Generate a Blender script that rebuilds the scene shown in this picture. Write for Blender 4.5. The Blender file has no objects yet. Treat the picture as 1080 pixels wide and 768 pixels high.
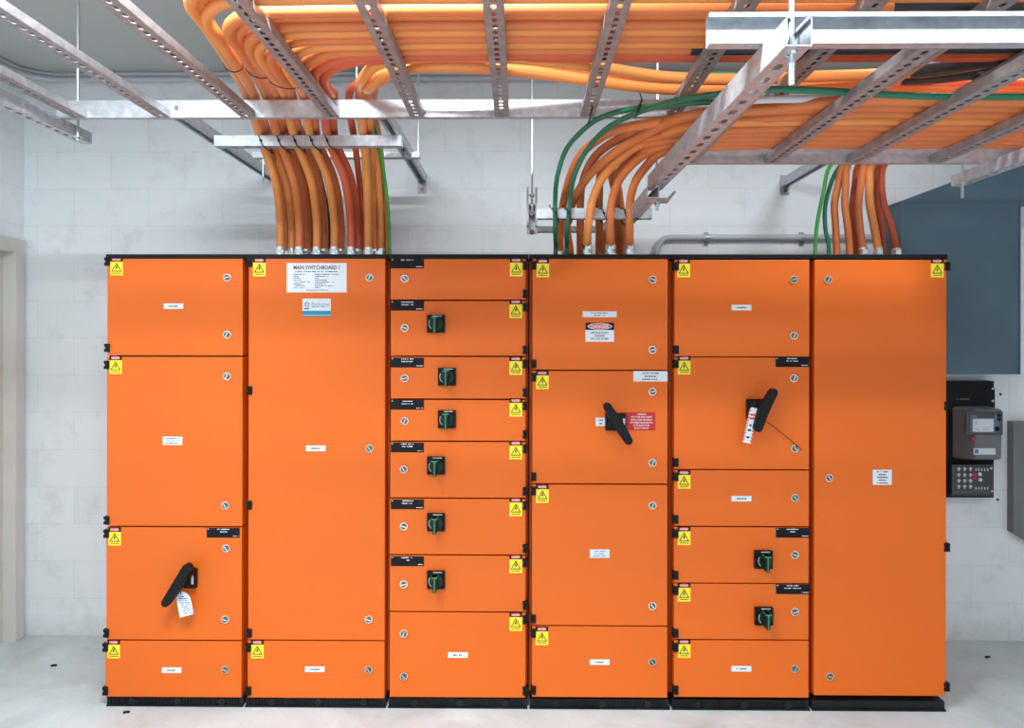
import bpy, math, random
from mathutils import Vector, Matrix
random.seed(7)
S = bpy.context.scene
COL = S.collection
R = math.radians

# ------------------------------------------------------------------ camera
F = 780.0
HZ = 362.0
CAM = Vector((0, 0, 1.548))
MROT = Matrix.Rotation(R(0.6), 3, 'Z') @ Matrix.Rotation(R(90), 3, 'X') @ Matrix.Rotation(R(0.08), 3, 'Z')
cd = bpy.data.cameras.new('camera'); co = bpy.data.objects.new('camera', cd); COL.objects.link(co)
co.matrix_world = Matrix.Translation(CAM) @ MROT.to_4x4()
cd.sensor_fit = 'HORIZONTAL'; cd.sensor_width = 36; cd.lens = 36 * F / 1080
cd.shift_y = -(384 - HZ) / 1080
cd.clip_start = 0.02
S.camera = co

def ray(px, py):
    return MROT @ Vector(((px - 540) / F, (HZ - py) / F, -1))
def at(px, py, Y):
    d = ray(px, py); return CAM + d * (Y / d.y)
def az(px, py, Z):
    d = ray(px, py); return CAM + d * ((Z - CAM.z) / d.z)

# ------------------------------------------------------------------ materials
def mat(name, col, rough=.5, metal=0.0, emit=None, spec=None, var=0, vscale=8, bump=0, bscale=200, coat=0):
    m = bpy.data.materials.new(name); m.use_nodes = True
    nt = m.node_tree; b = nt.nodes['Principled BSDF']
    c = (*col, 1)
    b.inputs['Base Color'].default_value = c
    b.inputs['Roughness'].default_value = rough
    b.inputs['Metallic'].default_value = metal
    if spec is not None: b.inputs['Specular IOR Level'].default_value = spec
    if coat: b.inputs['Coat Weight'].default_value = coat
    if emit:
        b.inputs['Emission Color'].default_value = (*emit[:3], 1); b.inputs['Emission Strength'].default_value = emit[3]
    tc = nt.nodes.new('ShaderNodeTexCoord')
    if var:
        n = nt.nodes.new('ShaderNodeTexNoise'); n.inputs['Scale'].default_value = vscale; n.inputs['Detail'].default_value = 5
        nt.links.new(tc.outputs['Object'], n.inputs['Vector'])
        r = nt.nodes.new('ShaderNodeValToRGB')
        r.color_ramp.elements[0].position = .3; r.color_ramp.elements[1].position = .7
        r.color_ramp.elements[0].color = (*[max(0, x * (1 - var)) for x in col], 1)
        r.color_ramp.elements[1].color = (*[min(1, x * (1 + var)) for x in col], 1)
        nt.links.new(n.outputs['Fac'], r.inputs['Fac']); nt.links.new(r.outputs['Color'], b.inputs['Base Color'])
    if bump:
        n2 = nt.nodes.new('ShaderNodeTexNoise'); n2.inputs['Scale'].default_value = bscale; n2.inputs['Detail'].default_value = 2
        nt.links.new(tc.outputs['Object'], n2.inputs['Vector'])
        bp = nt.nodes.new('ShaderNodeBump'); bp.inputs['Strength'].default_value = bump; bp.inputs['Distance'].default_value = .002
        nt.links.new(n2.outputs['Fac'], bp.inputs['Height']); nt.links.new(bp.outputs['Normal'], b.inputs['Normal'])
    return m

M = {}
M['orange'] = mat('orange_powder_coat', (.72, .132, .009), .42, bump=.25, bscale=500, spec=.35)
M['dark_orange'] = mat('frame_orange', (.62, .09, .008), .5)
M['black'] = mat('black_plastic', (.006, .006, .007), .5, spec=.2)
M['blacksteel'] = mat('black_steel', (.010, .011, .012), .5, var=.3, spec=.25)
M['galv'] = mat('galvanised_steel', (.56, .59, .63), .46, .72, var=.16, vscale=40)
M['galv_dull'] = mat('dull_zinc_steel', (.36, .355, .37), .5, .6, var=.2, vscale=30)
M['zinc'] = mat('zinc_rod', (.66, .74, .78), .3, .9)
M['chrome'] = mat('chrome', (.82, .82, .80), .18, 1.0)
M['darkmetal'] = mat('dark_metal', (.12, .11, .10), .4, .8)
M['cable'] = mat('orange_sheath', (.66, .185, .055), .45, var=.08, vscale=6, spec=.4)
M['cable2'] = mat('light_orange_sheath', (.78, .27, .07), .42, var=.06, vscale=6, spec=.4)
M['cable3'] = mat('red_orange_sheath', (.62, .11, .045), .45, var=.06, vscale=6, spec=.4)
M['green'] = mat('green_sheath', (.015, .16, .085), .4, var=.1)
M['brightgreen'] = mat('bright_green_sheath', (.06, .36, .06), .4)
M['shrink'] = mat('black_shrink_sleeve', (.02, .024, .032), .3)
M['white'] = mat('white_label', (.70, .75, .80), .45)
M['palegrey'] = mat('pale_grey_plastic', (.62, .63, .64), .45)
M['ink'] = mat('black_ink', (.006, .006, .008), .55, spec=.2)
M['blueink'] = mat('blue_ink', (.05, .12, .35), .5)
M['yellow'] = mat('yellow_label', (.90, .74, .03), .45)
M['red'] = mat('red_label', (.48, .012, .015), .45)
M['wirered'] = mat('dark_red_wire', (.12, .006, .01), .5)
M['redink'] = mat('red_ink', (.62, .03, .03), .45)
M['teal'] = mat('teal_label', (.015, .26, .38), .4)
M['knobgreen'] = mat('dark_green_plastic', (.003, .022, .010), .3, spec=.3)
M['knobsheen'] = mat('green_sheen_strip', (.04, .22, .11), .3)  # sheen on the near-black grip, put in as lighter green strips
M['greyblue'] = mat('blue_grey_sheet_steel', (.075, .125, .165), .42, .25, var=.12, vscale=3)
M['greypanel'] = mat('grey_sheet', (.17, .18, .18), .5, var=.1, vscale=3)
M['meter'] = mat('meter_grey', (.17, .17, .18), .45)
M['meterdark'] = mat('meter_dark_grey', (.07, .075, .08), .45)
M['bluebezel'] = mat('meter_blue_face', (.09, .15, .26), .35)
M['lcd'] = mat('lcd_grey', (.04, .06, .07), .2)
M['cream'] = mat('cream_gloss_paint', (.62, .61, .56), .45, var=.05, vscale=5)
M['pvc'] = mat('grey_conduit', (.50, .53, .56), .4)
M['pvc_dark'] = mat('dark_conduit', (.20, .21, .23), .4)
M['tie'] = mat('black_tie', (.015, .013, .012), .45)
M['brass'] = mat('dull_brass', (.22, .18, .13), .35, .9)
M['clear'] = mat('smoky_cover', (.035, .04, .045), .15)

def ceiling_mat():
    return mat('ceiling_paint', (.47, .48, .465), .85, var=.04, vscale=1.5)
M['ceiling'] = ceiling_mat()

def block_mat(name, base, grime):
    m = bpy.data.materials.new(name); m.use_nodes = True; nt = m.node_tree; L = nt.links; N = nt.nodes
    b = N['Principled BSDF']; b.inputs['Roughness'].default_value = .62
    tc = N.new('ShaderNodeTexCoord'); mp = N.new('ShaderNodeSeparateXYZ'); cb = N.new('ShaderNodeCombineXYZ')
    L.new(tc.outputs['Object'], mp.inputs[0])
    ad = N.new('ShaderNodeMath'); ad.operation = 'ADD'; L.new(mp.outputs['X'], ad.inputs[0]); L.new(mp.outputs['Y'], ad.inputs[1])
    L.new(ad.outputs[0], cb.inputs['X']); L.new(mp.outputs['Z'], cb.inputs['Y'])
    br = N.new('ShaderNodeTexBrick'); L.new(cb.outputs[0], br.inputs['Vector'])
    br.inputs['Scale'].default_value = 1; br.inputs['Brick Width'].default_value = .392; br.inputs['Row Height'].default_value = .1965
    br.inputs['Mortar Size'].default_value = .0022; br.inputs['Mortar Smooth'].default_value = .5
    br.inputs['Color1'].default_value = (*base, 1); br.inputs['Color2'].default_value = (*[x * .95 for x in base], 1)
    br.inputs['Mortar'].default_value = (*[x * .87 for x in base], 1)
    # scuffs and grime with their own shape
    n = N.new('ShaderNodeTexNoise'); n.inputs['Scale'].default_value = 5; n.inputs['Detail'].default_value = 9; n.inputs['Roughness'].default_value = .72
    L.new(tc.outputs['Object'], n.inputs['Vector'])
    r = N.new('ShaderNodeValToRGB'); r.color_ramp.elements[0].position = .52; r.color_ramp.elements[1].position = .74
    r.color_ramp.elements[0].color = (0, 0, 0, 1); r.color_ramp.elements[1].color = (grime, grime, grime, 1)
    L.new(n.outputs['Fac'], r.inputs['Fac'])
    # skirting dirt: more near the floor
    mr = N.new('ShaderNodeMapRange'); mr.inputs['From Min'].default_value = 0; mr.inputs['From Max'].default_value = .12
    mr.inputs['To Min'].default_value = .55; mr.inputs['To Max'].default_value = 0
    L.new(mp.outputs['Z'], mr.inputs['Value'])
    n3 = N.new('ShaderNodeTexNoise'); n3.inputs['Scale'].default_value = 14; n3.inputs['Detail'].default_value = 6
    L.new(tc.outputs['Object'], n3.inputs['Vector'])
    mu = N.new('ShaderNodeMath'); mu.operation = 'MULTIPLY'; L.new(mr.outputs[0], mu.inputs[0]); L.new(n3.outputs['Fac'], mu.inputs[1])
    a2 = N.new('ShaderNodeMath'); a2.operation = 'ADD'; a2.use_clamp = True; L.new(r.outputs['Color'], a2.inputs[0]); L.new(mu.outputs[0], a2.inputs[1])
    mx = N.new('ShaderNodeMixRGB'); L.new(a2.outputs[0], mx.inputs['Fac']); L.new(br.outputs['Color'], mx.inputs['Color1'])
    mx.inputs['Color2'].default_value = (.30, .29, .24, 1)
    L.new(mx.outputs[0], b.inputs['Base Color'])
    n2 = N.new('ShaderNodeTexNoise'); n2.inputs['Scale'].default_value = 90; n2.inputs['Detail'].default_value = 5
    L.new(tc.outputs['Object'], n2.inputs['Vector'])
    mm = N.new('ShaderNodeMath'); mm.operation = 'MULTIPLY_ADD'; mm.inputs[1].default_value = -1.2
    L.new(br.outputs['Fac'], mm.inputs[0]); L.new(n2.outputs['Fac'], mm.inputs[2])
    bp = N.new('ShaderNodeBump'); bp.inputs['Strength'].default_value = .28; bp.inputs['Distance'].default_value = .003
    L.new(mm.outputs[0], bp.inputs['Height']); L.new(bp.outputs[0], b.inputs['Normal'])
    return m
M['block'] = block_mat('painted_blockwork', (.82, .865, .89), .28)

def floor_mat():
    m = bpy.data.materials.new('worn_concrete'); m.use_nodes = True; nt = m.node_tree; L = nt.links; N = nt.nodes
    b = N['Principled BSDF']; b.inputs['Roughness'].default_value = .5
    tc = N.new('ShaderNodeTexCoord')
    n = N.new('ShaderNodeTexNoise'); n.inputs['Scale'].default_value = 2.2; n.inputs['Detail'].default_value = 10; n.inputs['Roughness'].default_value = .65
    n.inputs['Distortion'].default_value = .6
    L.new(tc.outputs['Object'], n.inputs['Vector'])
    r = N.new('ShaderNodeValToRGB'); e = r.color_ramp.elements
    e[0].position = .28; e[0].color = (.44, .475, .475, 1); e[1].position = .66; e[1].color = (.66, .725, .745, 1)
    L.new(n.outputs['Fac'], r.inputs['Fac'])
    n2 = N.new('ShaderNodeTexNoise'); n2.inputs['Scale'].default_value = 34; n2.inputs['Detail'].default_value = 6
    L.new(tc.outputs['Object'], n2.inputs['Vector'])
    r2 = N.new('ShaderNodeValToRGB'); e = r2.color_ramp.elements
    e[0].position = .22; e[0].color = (.6, .6, .57, 1); e[1].position = .36; e[1].color = (1, 1, 1, 1)
    L.new(n2.outputs['Fac'], r2.inputs['Fac'])
    mx = N.new('ShaderNodeMixRGB'); mx.blend_type = 'MULTIPLY'; mx.inputs['Fac'].default_value = .55
    L.new(r.outputs[0], mx.inputs['Color1']); L.new(r2.outputs[0], mx.inputs['Color2'])
    L.new(mx.outputs[0], b.inputs['Base Color'])
    bp = N.new('ShaderNodeBump'); bp.inputs['Strength'].default_value = .25; bp.inputs['Distance'].default_value = .004
    L.new(n2.outputs['Fac'], bp.inputs['Height']); L.new(bp.outputs[0], b.inputs['Normal'])
    return m
M['floor'] = floor_mat()

# ------------------------------------------------------------------ mesh builder
ORG = {}
_txt = {}
def text_mesh(s, bold=False):
    k = (s, bold)
    if k in _txt: return _txt[k]
    c = bpy.data.curves.new('t', 'FONT'); c.body = s; c.align_x = 'CENTER'; c.align_y = 'CENTER'; c.size = 1
    c.resolution_u = 2
    if bold: c.offset = .018
    o = bpy.data.objects.new('t', c); COL.objects.link(o)
    bpy.context.view_layer.update()
    me = bpy.data.meshes.new_from_object(o.evaluated_get(bpy.context.evaluated_depsgraph_get()))
    v = [(p.co.x, p.co.y) for p in me.vertices]; f = [tuple(p.vertices) for p in me.polygons]
    bpy.data.objects.remove(o); bpy.data.curves.remove(c); bpy.data.meshes.remove(me)
    _txt[k] = (v, f); return _txt[k]

class MB:
    def __init__(s): s.v = []; s.f = []; s.m = []; s.sm = []; s.mats = []
    def mi(s, m):
        m = M[m] if isinstance(m, str) else m
        if m not in s.mats: s.mats.append(m)
        return s.mats.index(m)
    def add(s, vs, fs, m, smooth=False):
        b = len(s.v); i = s.mi(m)
        s.v += [Vector(x) for x in vs]
        for f in fs: s.f.append(tuple(b + k for k in f)); s.m.append(i); s.sm.append(smooth)
        return s
    def box(s, a, b, m):
        x0, y0, z0 = a; x1, y1, z1 = b
        x0, x1 = min(x0, x1), max(x0, x1); y0, y1 = min(y0, y1), max(y0, y1); z0, z1 = min(z0, z1), max(z0, z1)
        vs = [(x0,y0,z0),(x1,y0,z0),(x1,y1,z0),(x0,y1,z0),(x0,y0,z1),(x1,y0,z1),(x1,y1,z1),(x0,y1,z1)]
        return s.add(vs, [(0,3,2,1),(4,5,6,7),(0,1,5,4),(1,2,6,5),(2,3,7,6),(3,0,4,7)], m)
    def prism(s, pts, ax, a, b, m, smooth=False):
        """pts 2D outline extruded along axis ax ('x','y','z') from a to b; for y the 2D is (x,z)"""
        def P(p, t):
            return {'y': (p[0], t, p[1]), 'x': (t, p[0], p[1]), 'z': (p[0], p[1], t)}[ax]
        n = len(pts)
        vs = [P(p, a) for p in pts] + [P(p, b) for p in pts]
        fs = [tuple(range(n)), tuple(range(2 * n - 1, n - 1, -1))]
        s.add(vs, fs, m)
        s.add(vs, [(i, n + i, n + (i + 1) % n, (i + 1) % n) for i in range(n)], m, smooth)
        return s
    def tube(s, pts, r, m, n=10, caps=True, rf=None):
        pts = [Vector(p) for p in pts]; rings = []
        t0 = (pts[1] - pts[0]).normalized()
        up = Vector((0, 0, 1)) if abs(t0.z) < .9 else Vector((1, 0, 0))
        u = t0.cross(up).normalized()
        vs = []
        for i, p in enumerate(pts):
            t = (pts[min(i + 1, len(pts) - 1)] - pts[max(i - 1, 0)]).normalized()
            u = (u - t * u.dot(t)).normalized(); w = t.cross(u)
            rr = rf(i / (len(pts) - 1)) if rf else r
            for k in range(n):
                a = 2 * math.pi * k / n; vs.append(p + u * (rr * math.cos(a)) + w * (rr * math.sin(a)))
        fs = []
        for i in range(len(pts) - 1):
            for k in range(n):
                a = i * n + k; b = i * n + (k + 1) % n; fs.append((a, b, b + n, a + n))
        s.add(vs, fs, m, True)
        if caps:
            s.add(vs[:n], [tuple(range(n - 1, -1, -1))], m); s.add(vs[-n:], [tuple(range(n))], m)
        return s
    def cyl(s, a, b, r, m, n=16): return s.tube([a, b], r, m, n)
    def text(s, t, cx, y, cz, h, m, w=None, bold=False, rot=0):
        v, f = text_mesh(t, bold)
        if not v: return s
        xs = [p[0] for p in v]; zs = [p[1] for p in v]
        W = max(xs) - min(xs); H = max(zs) - min(zs)
        kx = (w / W) if w else h / .72; kz = h / .72
        mx = (max(xs) + min(xs)) / 2; mz = (max(zs) + min(zs)) / 2
        c, sn = math.cos(rot), math.sin(rot)
        out = []
        for p in v:
            a = (p[0] - mx) * kx; b = (p[1] - mz) * kz
            out.append((cx + a * c - b * sn, y, cz + a * sn + b * c))
        return s.add(out, f, m)
    def build(s, name, parent=None, origin=None, bevel=0, solid=0, sub=0):
        me = bpy.data.meshes.new(name)
        if origin is None:
            if s.v:
                xs = [p.x for p in s.v]; ys = [p.y for p in s.v]; zs = [p.z for p in s.v]
                origin = Vector(((min(xs) + max(xs)) / 2, (min(ys) + max(ys)) / 2, min(zs)))
        origin = Vector(origin)
        me.from_pydata([tuple(p - origin) for p in s.v], [], s.f)
        for m in s.mats: me.materials.append(m)
        me.polygons.foreach_set('material_index', s.m); me.polygons.foreach_set('use_smooth', s.sm)
        me.update()
        return place(name, me, parent, origin, bevel, solid)

def place(name, me, parent, origin, bevel=0, solid=0):
    o = bpy.data.objects.new(name, me); COL.objects.link(o)
    origin = Vector(origin); ORG[o.name] = origin
    if parent: o.parent = parent; o.location = origin - ORG[parent.name]
    else: o.location = origin
    if solid:
        md = o.modifiers.new('thickness', 'SOLIDIFY'); md.thickness = solid; md.offset = 0
    if bevel:
        md = o.modifiers.new('bevel', 'BEVEL'); md.width = bevel; md.segments = 2; md.limit_method = 'ANGLE'; md.angle_limit = R(50)
    return o
def tag(o, label, cat, group=None, kind=None):
    if label: o['label'] = label
    if cat: o['category'] = cat
    if group: o['group'] = group
    if kind: o['kind'] = kind
    return o
def empty(name, loc, label, cat, group=None):
    o = bpy.data.objects.new(name, None); COL.objects.link(o); o.location = loc; ORG[o.name] = Vector(loc)
    o.empty_display_size = .1
    return tag(o, label, cat, group)
def struct(mb, name, **k):
    o = mb.build(name, **k)
    if not k.get('parent'): o['kind'] = 'structure'
    return o

def spline(pts, step=.02):
    """centripetal-ish catmull-rom resampled"""
    P = [Vector(p) for p in pts]; P = [2 * P[0] - P[1]] + P + [2 * P[-1] - P[-2]]
    out = []
    for i in range(1, len(P) - 2):
        p0, p1, p2, p3 = P[i - 1:i + 3]
        t01 = max((p1 - p0).length, 1e-4) ** .5; t12 = max((p2 - p1).length, 1e-4) ** .5; t23 = max((p3 - p2).length, 1e-4) ** .5
        m1 = (p2 - p1) + t12 * ((p1 - p0) / t01 - (p2 - p0) / (t01 + t12))
        m2 = (p2 - p1) + t12 * ((p3 - p2) / t23 - (p3 - p1) / (t12 + t23))
        n = max(3, min(40, int((p2 - p1).length / step)))
        for k in range(n):
            t = k / n; a = 2 * t**3 - 3 * t**2 + 1; b = t**3 - 2 * t**2 + t; c = -2 * t**3 + 3 * t**2; d = t**3 - t**2
            out.append(p1 * a + m1 * b + p2 * c + m2 * d)
    out.append(P[-2]); return out

# ------------------------------------------------------------------ room
WY = 3.88            # back wall
LX = at(25, 500, WY).x
RX = 3.3; BY = -2.6
CZ = at(400, 77, WY).z
def wall_back():
    mb = MB().box((LX - .15, WY, 0), (RX + .15, WY + .15, CZ), 'block'); return struct(mb, 'wall_back', origin=(0, WY, 0))
wall_back()
struct(MB().box((LX - .15, BY - .15, -.1), (RX + .15, WY + .15, 0), 'floor'), 'floor', origin=(0, 0, 0))
struct(MB().box((LX - .15, BY - .15, CZ), (RX + .15, WY + .15, CZ + .12), 'ceiling'), 'ceiling', origin=(0, 0, CZ))
struct(MB().box((RX, BY - .15, 0), (RX + .15, WY, CZ), 'block'), 'wall_right', origin=(RX, 0, 0))
struct(MB().box((LX, BY - .15, 0), (RX, BY, CZ), 'block'), 'wall_front', origin=(0, BY, 0))
DT = at(14, 258, 3.8).z
d0, d1 = 2.95, 3.82
mb = MB().box((LX - .15, BY - .15, 0), (LX, d0, CZ), 'block').box((LX - .15, d1, 0), (LX, WY, CZ), 'block').box((LX - .15, d0, DT), (LX, d1, CZ), 'block')
struct(mb, 'wall_left', origin=(LX, 0, 0))
# door frame and leaf on the left wall
dr = MB().box((LX - .11, d0 + .04, .01), (LX - .07, d1 - .07, DT - .05), 'cream')
door = struct(dr, 'door_1', bevel=.002)
fr = MB()
fr.box((LX - .14, d1 - .035, 0), (LX + .022, d1 + .035, DT + .03), 'cream').box((LX - .14, d1 - .07, 0), (LX - .045, d1 - .035, DT - .02), 'cream')
fr.box((LX - .14, d0 - .035, 0), (LX + .022, d0 + .035, DT + .03), 'cream').box((LX - .14, d0 + .035, DT - .04), (LX + .022, d1 - .035, DT + .03), 'cream')
fo = fr.build('door_frame', door, bevel=.003)

# ------------------------------------------------------------------ switchboard
FY = 3.13      # door faces
BYF = 3.205    # carcass front
BYB = 3.70
cols = [(111.5, 257.6), (257.6, 408.4), (408.4, 557.6), (557.6, 708), (708, 855.8), (855.8, 999)]
ztop = at(545, 268.3, FY).z; zpl = at(545, 737, FY).z
tiers_doors = [
 [(113, 256, 271.5, 375), (112.5, 255.6, 376.5, 555), (112, 255, 556.5, 675), (111, 254.6, 676.5, 735.5)],
 [(262, 406, 271.5, 675.2), (261, 405.5, 676.6, 736.5)],
 [(412, 554.4, 273, 316), (412, 554.4, 317.4, 375.2), (412, 554.4, 376.6, 420.5), (412, 554.4, 422, 465), (411.5, 554.4, 466.5, 525), (411, 554.4, 526.5, 585), (411, 554.4, 586.4, 645), (411, 554.4, 646.4, 735.8)],
 [(561.6, 704.4, 273, 390), (561.4, 704.2, 391.3, 510), (561, 704, 511.4, 659.8), (561, 704, 661.2, 735.8)],
 [(711.5, 853.8, 274, 376), (711.2, 853.6, 377, 495), (711, 853.4, 496.2, 555), (711, 853.2, 556.4, 615), (711, 853, 616.2, 674.6), (711, 853, 676, 735.8)],
 [(859, 998, 274, 734)],
]
hinge_l = [[[276, 367], [385, 549], [563, 668], [683, 729]],
           [[277, 412, 533, 668], [683, 729]],
           [[280, 310], [324, 369], [384, 414], [428, 458], [473, 518], [533, 578], [593, 638], [653, 728]],
           [[280, 384], [398, 503], [518, 653], [668, 728]],
           [[281, 369], [384, 488], [503, 548], [563, 607], [623, 668], [683, 728]],
           [[281, 428, 577, 724]]]
lock_l = [[[(240, 293), (240, 353)], [(240, 397), (238, 533)], [(239, 578), (238, 653)], [(238, 706)]],
          [[(390, 293), (390, 473), (389, 653)], [(389, 706)]],
          [[(427, 294)], [(427, 346)], [(427, 399)], [(427, 444)], [(426, 495)], [(426, 555)], [(426, 616)], [(426, 668), (426, 713)]],
          [[(688, 295), (688, 369)], [(688, 413), (688, 488)], [(688, 533), (688, 639)], [(688, 698)]],
          [[(837, 295), (837, 354)], [(837, 399), (838, 473)], [(838, 525)], [(838, 585)], [(838, 645)], [(838, 705)]],
          [[(873, 295), (874, 504), (875, 713)]]]
stick_l = [[(123, 281), (122, 385), (121, 566), (120, 685)], [(273.5, 282), (271.5, 685)],
           [(544.5, 282), (544, 326), (544, 386), (544, 430), (544, 475), (544, 535), (544, 595), (544, 656)],
           [(572.5, 283), (572, 401), (572, 521), (571.5, 671)],
           [(721, 283), (721.5, 385.5), (721.5, 506), (721.5, 565.5), (721.5, 625), (721.5, 684.5)],
           [(988.5, 283)]]
cab_labels = [
 'orange switchboard cabinet at the left end, four doors, lever handle low down',
 'orange switchboard cabinet with the large white MAIN SWITCHBOARD 1 plate and one very tall door',
 'orange switchboard cabinet with eight shallow doors and six square rotary switches',
 'orange switchboard cabinet with the red notice and the DANGER plate above its lever handle',
 'orange switchboard cabinet with a striped tag on its lever handle and two rotary switches below',
 'orange switchboard cabinet at the right end, a single full height door']

# shared small parts -------------------------------------------------
def mesh_of(mb, name):
    o = mb.build(name, origin=(0, 0, 0)); me = o.data; bpy.data.objects.remove(o); return me
def lock_mesh(ang):
    mb = MB(); r = .0165
    mb.cyl((0, 0, 0), (0, -.006, 0), r, 'chrome', 20).cyl((0, -.006, 0), (0, -.009, 0), r * .78, 'brass', 20)
    mb.cyl((0, -.009, 0), (0, -.0095, 0), r * .5, 'darkmetal', 14)
    c, s_ = math.cos(ang), math.sin(ang)
    pts = [(-.010, -.0022), (.010, -.0022), (.010, .0022), (-.010, .0022)]
    pts = [(a * c - b * s_, a * s_ + b * c) for a, b in pts]
    mb.prism(pts, 'y', -.009, -.0125, 'chrome')
    return mesh_of(mb, 'door_lock')
locks = [lock_mesh(a) for a in (.2, 1.2, 2.2, 2.8)]
def hinge_mesh():
    mb = MB()
    mb.box((-.0105, -.008, -.0175), (.0105, .022, -.004), 'black').box((-.0105, -.008, .004), (.0105, .022, .0175), 'black').box((-.007, -.006, -.004), (.0105, .022, .004), 'black')
    return mesh_of(mb, 'door_hinge')
hinge = hinge_mesh()
def sticker_mesh():
    mb = MB(); w = .0268; t = .0006
    mb.box((-w, 0, -.038), (w, -t, .020), 'yellow')
    mb.box((-w, 0, .0205), (w, -t, .040), 'ink')
    mb.prism([( .021 * math.cos(a), .030 + .0075 * math.sin(a)) for a in [k * math.pi / 8 for k in range(16)]], 'y', -t, -t - .0003, 'redink')
    mb.text('DANGER', 0, -t - .0006, .030, .0085, 'white', w=.034, bold=True)
    # triangle ring
    o_ = [(0, .016), (-.022, -.022), (.022, -.022)]; i_ = [(0, .0095), (-.0165, -.0188), (.0165, -.0188)]
    for k in range(3):
        a, b = o_[k], o_[(k + 1) % 3]; c, d = i_[(k + 1) % 3], i_[k]
        mb.add([(p[0], -t - .0004, p[1]) for p in (a, b, c, d)], [(0, 1, 2, 3)], 'ink')
    bolt = [(.002, .006), (-.006, -.007), (-.001, -.006), (-.003, -.017), (.006, -.003), (.001, -.004), (.005, .006)]
    mb.add([(p[0], -t - .0004, p[1]) for p in bolt], [tuple(range(7))], 'ink')
    for k in range(9):
        x = -.018 + k * .0043
        mb.add([(x, -t - .0004, -.031), (x + .003, -t - .0004, -.031), (x + .003, -t - .0004, -.027), (x, -t - .0004, -.027)], [(0, 1, 2, 3)], 'ink')
    return mesh_of(mb, 'warning_sticker')
sticker = sticker_mesh()
def dashes(mb, x0, x1, z, h, m, y, seed, centre=False):
    """a line of print too small to read: short irregular strokes"""
    rr = random.Random(seed); x = x0
    while x < x1:
        h_ = h; w = h * rr.uniform(.4, .9)
        if rr.random() < .84:
            hh = h * rr.uniform(.45, .8)
            mb.add([(x, y, z - hh / 2), (min(x + w, x1), y, z - hh / 2), (min(x + w, x1), y, z + hh / 2), (x, y, z + hh / 2)], [(0, 1, 2, 3)], m)
        x += w * 1.3
def plate(mb, c, w, h, m, y=FY, t=.0012):
    mb.box((c.x - w / 2, y, c.z - h / 2), (c.x + w / 2, y - t, c.z + h / 2), m); return y - t - .0003
PX = 1 / 249.0
def name_plate(px, py, wp, hp, parent, base='white', ink='ink', lines=1, seed=0, frac=.5, name='name_plate'):
    c = at(px, py, FY); mb = MB(); w = wp * PX; h = hp * PX
    if base == 'white': plate(mb, c, w + .004, h + .004, 'palegrey', t=.0006)
    y = plate(mb, c, w, h, base)
    for k in range(lines):
        z = c.z + h * (.5 - (k + .5 + .1) / (lines + .2))
        f = frac * (1 if k % 2 == 0 else .7)
        dashes(mb, c.x - w * f / 2, c.x + w * f / 2, z, min(h / (lines + 1) * .75, .009), ink, y, seed * 7 + k)
    return mb.build(name, parent, c)
def black_plate(px, py, parent, seed, l2=.35):
    c = at(px, py, FY); mb = MB(); w = 35 * PX; h = 10.3 * PX
    y = plate(mb, c, w, h, 'ink')
    dashes(mb, c.x - .026, c.x + .026, c.z + h * .36, .0065, 'white', y, seed)
    if l2: dashes(mb, c.x - w * l2 / 2, c.x + w * l2 / 2, c.z + h * .10, .006, 'white', y, seed + 50)
    dashes(mb, c.x + w * .27, c.x + w * .47, c.z - h * .33, .005, 'white', y, seed + 80)
    mb.box((c.x - w * .47, y, c.z + h * .33), (c.x - w * .44, y - .0004, c.z + h * .42), 'white')
    return mb.build('circuit_plate', parent, c)
def rotary(px, py, parent, base_only=False):
    c = at(px, py, FY - .02); s_ = .0375
    mb = MB().box((c.x - s_, FY, c.z - s_), (c.x + s_, FY - .016, c.z + s_), 'black')
    mb.cyl((c.x, FY - .016, c.z), (c.x, FY - .030, c.z), .031, 'knobgreen', 28)
    n = 14
    for k in range(n):   # white scale arc
        a0 = R(150 + 80 * k / n); a1 = R(150 + 80 * (k + .7) / n)
        mb.add([(c.x + r_ * math.cos(a), FY - .0305, c.z + r_ * math.sin(a)) for r_, a in ((.026, a0), (.029, a0), (.029, a1), (.026, a1))], [(0, 1, 2, 3)], 'palegrey')
    # pale strip near the top edge of the base
    mb.box((c.x - .012, FY - .016, c.z + .031), (c.x + .026, FY - .017, c.z + .0345), 'palegrey')
    # grip: tapered blade pointing down
    pts = [(-.011, .029), (.011, .029), (.008, .008), (.0065, -.037), (-.0065, -.037), (-.008, .008)]
    mb.prism([(c.x + a, c.z + b) for a, b in pts], 'y', FY - .029, FY - .070, 'knobgreen')
    mb.box((c.x - .0022, FY - .0695, c.z - .036), (c.x + .0022, FY - .0712, c.z + .027), 'knobsheen')
    mb.box((c.x - .012, FY - .0300, c.z + .0235), (c.x + .012, FY - .0710, c.z + .029), 'knobsheen')
    return mb.build('rotary_switch', parent, c, bevel=.0012)
def capsule(p, q, r0, r1, n=10, bend=0):
    p = Vector(p); q = Vector(q); d = (q - p).normalized(); u = Vector((-d.y, d.x)); a0 = math.atan2(d.y, d.x)
    out = []
    for k in range(n + 1):
        a = a0 - math.pi / 2 + math.pi * k / n; out.append((q.x + r1 * math.cos(a), q.y + r1 * math.sin(a)))
    m_ = (p + q) / 2 + u * bend
    rm = (r0 + r1) / 2 * 1.28
    out.append((m_.x + u.x * rm, m_.y + u.y * rm))
    for k in range(n + 1):
        a = a0 + math.pi / 2 + math.pi * k / n; out.append((p.x + r0 * math.cos(a), p.y + r0 * math.sin(a)))
    out.append((m_.x - u.x * rm, m_.y - u.y * rm))
    return out
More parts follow.
